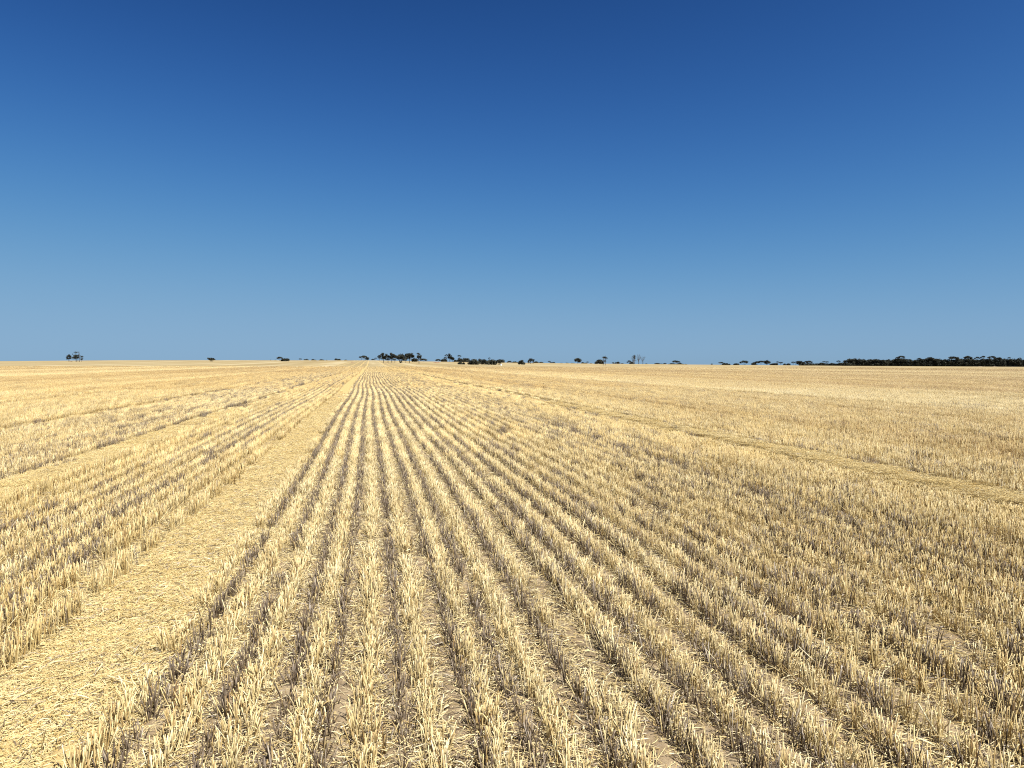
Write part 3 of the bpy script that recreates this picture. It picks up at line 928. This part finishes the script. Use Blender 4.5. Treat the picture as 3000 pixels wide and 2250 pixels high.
G_R = "small trees leading to the right hand wood"
for px, top, w, st, lab in ((2085, 1065.5, 5, 'arch', "thin dead twig of scrub alone left of the flat topped pair"),
                            (2112, 1061, 10, 'umbrella', "flat topped tree, left of a joined pair on the right horizon"),
                            (2124, 1062.7, 15, 'dome', "dark low bush joined to the flat topped tree"),
                            (2136, 1065, 6, 'dome', "scrub dot right of the joined pair"),
                            (2157, 1063.6, 14, 'dome', "lone smooth dome bush on the right horizon"),
                            (2179, 1057.7, 18, 'mallee', "open many stemmed tree between the dome bush and the wood"),
                            (2208, 1060, 12, 'dome', "low dark bush at the left tip of the wood"),
                            (2218, 1059, 13, 'mallee', "bushy tree second from the wood's left tip"),
                            (2229, 1057.7, 14, 'umbrella', "flat umbrella tree third from the wood's left tip"),
                            (2246, 1056.7, 14, 'gum', "tall crooked tree fourth from the wood's left tip"),
                            (2267, 1063, 18, 'dome', "pale low scrub after the tall crooked tree"),
                            (2278, 1059, 7, 'umbrella', "small bent umbrella tree above the pale low scrub"),
                            (2287, 1061, 9, 'umbrella', "squat umbrella tree right of the small bent one"),
                            (2298, 1064, 7, 'dome', "round scrub in the gap after the squat umbrella tree"),
                            (2309, 1064, 10, 'dome', "second round scrub in the gap after the squat umbrella tree"),
                            (2323, 1060, 10, 'umbrella', "umbrella tree, left of a pair over the wood's thin end"),
                            (2331, 1059.5, 7, 'umbrella', "umbrella tree, right of a pair over the wood's thin end"),
                            (2341, 1057, 14, 'gum', "taller round topped tree over the wood's thin end"),
                            (2353, 1061, 10, 'gum', "short open tree between two taller ones over the thin wood"),
                            (2362, 1057.3, 8, 'umbrella', "small high umbrella crown left of a broad dark crown"),
                            (2371, 1057, 14, 'mallee', "broad dark crown ending the row of tall thin wood trees"),
                            (2413, 1058, 8, 'umbrella', "left of two small umbrella crowns over the low wood"),
                            (2423, 1058.6, 8, 'umbrella', "right of two small umbrella crowns over the low wood"),
                            (2455, 1056, 9, 'umbrella', "single umbrella crown just before the wood grows taller")):
    nm = "scrub_bush" if st == 'dome' else "mallee_tree"
    tree(nm, st, px, 1069.5, top, w, lab, "bush" if st == 'dome' else "tree", G_R)

G_W = "trees of the dense wood on the right horizon"
wr = random.Random(5)
px = 2352.0
while px < 2478:
    tree("wood_bush", 'dome', px, 1071, wr.uniform(1061.5, 1065), wr.uniform(14, 20),
         "low dark bush of the thin wood between umbrella crowns and tall wood", "bush", "low bushes of the thin wood")
    px += wr.uniform(6, 9)
px = 2484.0
STYLE_WORDS = {'gum': "open crowned gum", 'umbrella': "umbrella crowned gum", 'mallee': "many stemmed gum", 'layered': "ragged stacked gum", 'big': "broad dense gum"}
def wood_place(px):
    for lim, words in ((2560, "at the left end of the dense wood"), (2670, "under the tallest gum of the dense wood"), (2780, "in the middle of the dense wood"),
                       (2850, "where the sand bank starts in the dense wood"), (2930, "behind the middle of the pale sand bank"), (9999, "at the right edge end of the dense wood")):
        if px < lim: return words
while px < 3075:
    st = wr.choice(['gum', 'umbrella', 'mallee', 'layered', 'gum', 'big'])
    tree("gum_tree", st, px, 1071.5, wr.uniform(1049.5, 1055) + max(0, (2580 - px) / 30), wr.uniform(15, 22),
         STYLE_WORDS[st] + " " + wood_place(px), "tree", G_W)
    if wr.random() < .85:
        tree("wood_bush", 'dome', px + wr.uniform(-4, 4), 1072, wr.uniform(1056, 1060), wr.uniform(17, 24),
             "dark low bush " + wood_place(px), "bush", "bushes under the dense wood")
    px += wr.uniform(7, 10.5)
for px, top, w, lab in ((2641, 1041, 14, "tallest gum leaning right over the left part of the dense wood"),
                        (2628, 1044, 9, "small crown left of the tallest gum over the dense wood"),
                        (2692, 1047.5, 10, "little pointed crown over the wood, right of its tallest gum"),
                        (2724, 1046.5, 18, "broad flat crown standing over the middle of the dense wood"),
                        (2791, 1045, 22, "wide thin umbrella crown over the wood right of its middle"),
                        (2835, 1042.5, 18, "pale thin crown behind the wood above the sand bank's left end"),
                        (2862, 1044, 12, "small ragged crown left of the flat table crown"),
                        (2878, 1041, 11, "table flat crown high above the sand bank"),
                        (2903, 1042, 16, "dome crown right of the flat table crown"),
                        (2925, 1045.5, 12, "flat crown second right of the flat table crown"),
                        (2955, 1044.5, 8, "tiny floating umbrella crown near the right edge"),
                        (2986, 1046, 8, "small pointed crown nearest the right edge")):
    tree("gum_tree", 'umbrella', px, 1071, top, w, lab, "tree", "crowns rising above the dense wood")

# ------------------------------------------------------------------ mounds, sand bank, tank, fallen logs
def mound(name, px0, px1, base, hpx, mat, label, cat, seed, deep=3.0):
    r = np.random.default_rng(seed)
    p = ground_point((px0 + px1) / 2, base)
    dist = (p - np.array([0, 0, H])) @ FWD
    L = dist * (px1 - px0) / FPX; hh = dist * hpx / FPX
    nu, nv = 28, 9
    u = np.linspace(-1, 1, nu); v = np.linspace(-1, 1, nv)
    U, Vv = np.meshgrid(u, v, indexing='ij')
    prof = (1 - np.abs(U) ** 4) * (1 - Vv ** 2)
    bump = 1 + .25 * np.sin(U * 9 + seed) + .12 * r.normal(0, 1, U.shape)
    X = U * L / 2; Y = Vv * deep; Z = hh * prof * bump - .15
    V = np.stack([X, Y, Z], -1).reshape(-1, 3)
    i, j = np.meshgrid(np.arange(nu - 1), np.arange(nv - 1), indexing='ij'); i, j = i.ravel(), j.ravel()
    q = np.stack([i * nv + j, (i + 1) * nv + j, (i + 1) * nv + j + 1, i * nv + j + 1], 1)
    o = link(name, make_mesh(name, V, [q], None, mat, True))
    o.location = p; o.rotation_euler.z = -yaw - math.atan(((px0 + px1) / 2 - 1500) / FPX)
    tag(o, label, cat, kind=None)
    return o
mound("earth_mound", 1269, 1290, 1062.8, 2.2, EARTH, "long low red earth mound between the gum clump and thicket", "earth mound", 3)
mound("earth_mound", 1027, 1038, 1061.6, 1.8, EARTH, "short red earth mound on the slope left of the vanishing rows", "earth mound", 4, 2.0)
mound("earth_mound", 205, 214, 1060.4, 1.6, EARTH, "small red brown heap between the first two far left gums", "earth mound", 6, 1.5)
mound("earth_mound", 1121, 1142, 1063.6, 1.2, EARTH, "thin strip of red earth under the main gum clump", "earth mound", 7, 2.0)
mound("sand_bank", 2835, 2990, 1072.6, 2.6, SAND, "pale pink sand bank at the foot of the wood near the right edge", "sand bank", 8, 4.0)

def water_tank():
    p = ground_point(1468, 1070.5)
    dist = (p - np.array([0, 0, H])) @ FWD
    rad = dist * 4.6 / FPX / 2; hh = dist * 4.2 / FPX
    root = bpy.data.objects.new("water_tank", None); COL.objects.link(root)
    root.location = p
    def lathe(nm, prof, mat):
        n = 24
        th = np.arange(n) * 2 * PI / n
        pr = np.array(prof)
        V = np.stack([pr[:, None, 0] * np.cos(th), pr[:, None, 0] * np.sin(th), np.repeat(pr[:, 1:2], n, 1)], -1).reshape(-1, 3)
        k = len(prof)
        i, j = np.meshgrid(np.arange(k - 1), np.arange(n), indexing='ij'); i, j = i.ravel(), j.ravel(); jn = (j + 1) % n
        q = np.stack([i * n + j, i * n + jn, (i + 1) * n + jn, (i + 1) * n + j], 1)
        return link(nm, make_mesh(nm, V, [q], None, mat, True), root)
    wall = [(rad * .98, -.2)]
    for k in range(6):
        z = hh * .78 * k / 6
        wall += [(rad, z + .02), (rad, z + hh * .09), (rad * .975, z + hh * .10), (rad * .975, z + hh * .125)]
    lathe("tank_wall", wall + [(rad, hh * .8)], TANK)
    lathe("roof", [(rad * 1.02, hh * .79), (rad * .8, hh * .90), (rad * .4, hh * .98), (rad * .12, hh), (.001, hh)], TANK)
    lathe("hatch", [(rad * .16, hh * .99), (rad * .16, hh * 1.03), (.001, hh * 1.04)], TANK)
    tag(root, "small white round water tank at the thicket's right end", "water tank")
water_tank()

# ------------------------------------------------------------------ single stalks that stand out in the foreground
def near_point(px, py, z=.02):
    d = FWD + RIGHT * (px - 1500) / FPX - UP * (py - 1125) / FPX
    t = (z - H) / d[2]
    return np.array([0, 0, H]) + d * t

def stalk(ends, z0, z1, rad, tone, grey, label, kink=.0, blade=False):
    (x0, y0), (x1, y1) = ends
    p0 = near_point(x0, y0, z0); p1 = near_point(x1, y1, z1)
    s = np.linspace(0, 1, 7)[:, None]
    P = p0 * (1 - s) + p1 * s
    side = unit(np.cross(p1 - p0, [0, 0, 1.0])[None])[0]
    P = P + side * (np.sin(s * PI) * kink * np.linalg.norm(p1 - p0))
    c = P.mean(0); c[2] = min(z0, z1)
    g = Geo()
    if blade:
        W = np.array([[.4, .9, 1, 1, .85, .6, .15]]) * rad
        ribbons(g, (P - c)[None], W, unit(RIGHT[None] + np.array([[0, 0, .1]])), np.array([tone]), np.array([grey]))
        ribbons(g, (P - c + np.array([0, .0012, 0]))[None], W * .92, unit(RIGHT[None] + np.array([[0, .5, .1]])), np.array([tone]), np.array([grey]))
    else:
        R = np.full((1, 7), rad); R[0, 3] *= 1.35; R[0, -1] *= .8
        tubes(g, (P - c)[None], R, 4, np.array([tone]), np.array([grey]), True)
    o = link("straw_leaf" if blade else "straw_stalk", g.mesh("straw_stalk", STRAW, not blade))
    o.location = c
    tag(o, label, "dry leaf" if blade else "straw stalk", "single stalks in the foreground")
stalk(((314, 1980), (388, 2000)), .045, .035, .0030, .95, 0, "pale bent stalk lying across the wide chaff strip")
stalk(((412, 2045), (438, 1960)), .01, .14, .0042, 1.0, 0, "thick pale stalk leaning up at the chaff strip's right edge", .03)
stalk(((405, 2040), (445, 1962)), .01, .13, .0022, .9, 0, "thinner pale stalk beside the thick leaning one at the chaff edge")
stalk(((1285, 2127), (1345, 2131)), .03, .03, .0028, 1.0, 0, "white stalk lying on soil right of the central pale row")
stalk(((1312, 2160), (1318, 2098)), .01, .11, .0024, .95, 0, "slender bent stalk standing over the white lying stalk", .10)
stalk(((1325, 2180), (1362, 2128)), .01, .09, .0030, .85, 0, "slanting straw bundle stalk right of the white lying stalk")
stalk(((2098, 2108), (2112, 2155)), .12, .02, .0026, .95, .5, "whitish grey stalk leaning left over bare soil", .02)
stalk(((1975, 2137), (2062, 2130)), .02, .025, .0026, .75, 0, "long straw lying flat across a bare soil patch")
stalk(((2492, 2245), (2515, 2188)), .02, .16, .0065, 1.0, 0, "broad pale dry leaf standing near the bottom right", .04, True)
stalk(((2590, 1965), (2645, 1932)), .04, .10, .0028, 1.0, .15, "long white stalk slanting over the dark gap at right")
stalk(((2690, 2060), (2760, 2170)), .15, .02, .0030, .95, .1, "long pale stalk falling to the right in the lower right rows", .03)
stalk(((2930, 2245), (2985, 2180)), .03, .14, .0026, .8, 0, "thin golden stalk slanting up in the bottom right corner")
stalk(((940, 2243), (960, 2170)), .01, .17, .0028, .6, 0, "tall golden stalk standing alone at the bottom left of centre")
stalk(((120, 2200), (136, 2130)), .01, .15, .0024, .85, 0, "single pale stalk standing out of the chaff at bottom left")
stalk(((2340, 1895), (2395, 1945)), .12, .03, .0026, 1.0, .3, "whitish stalk sloping down to the right among mid right rows")
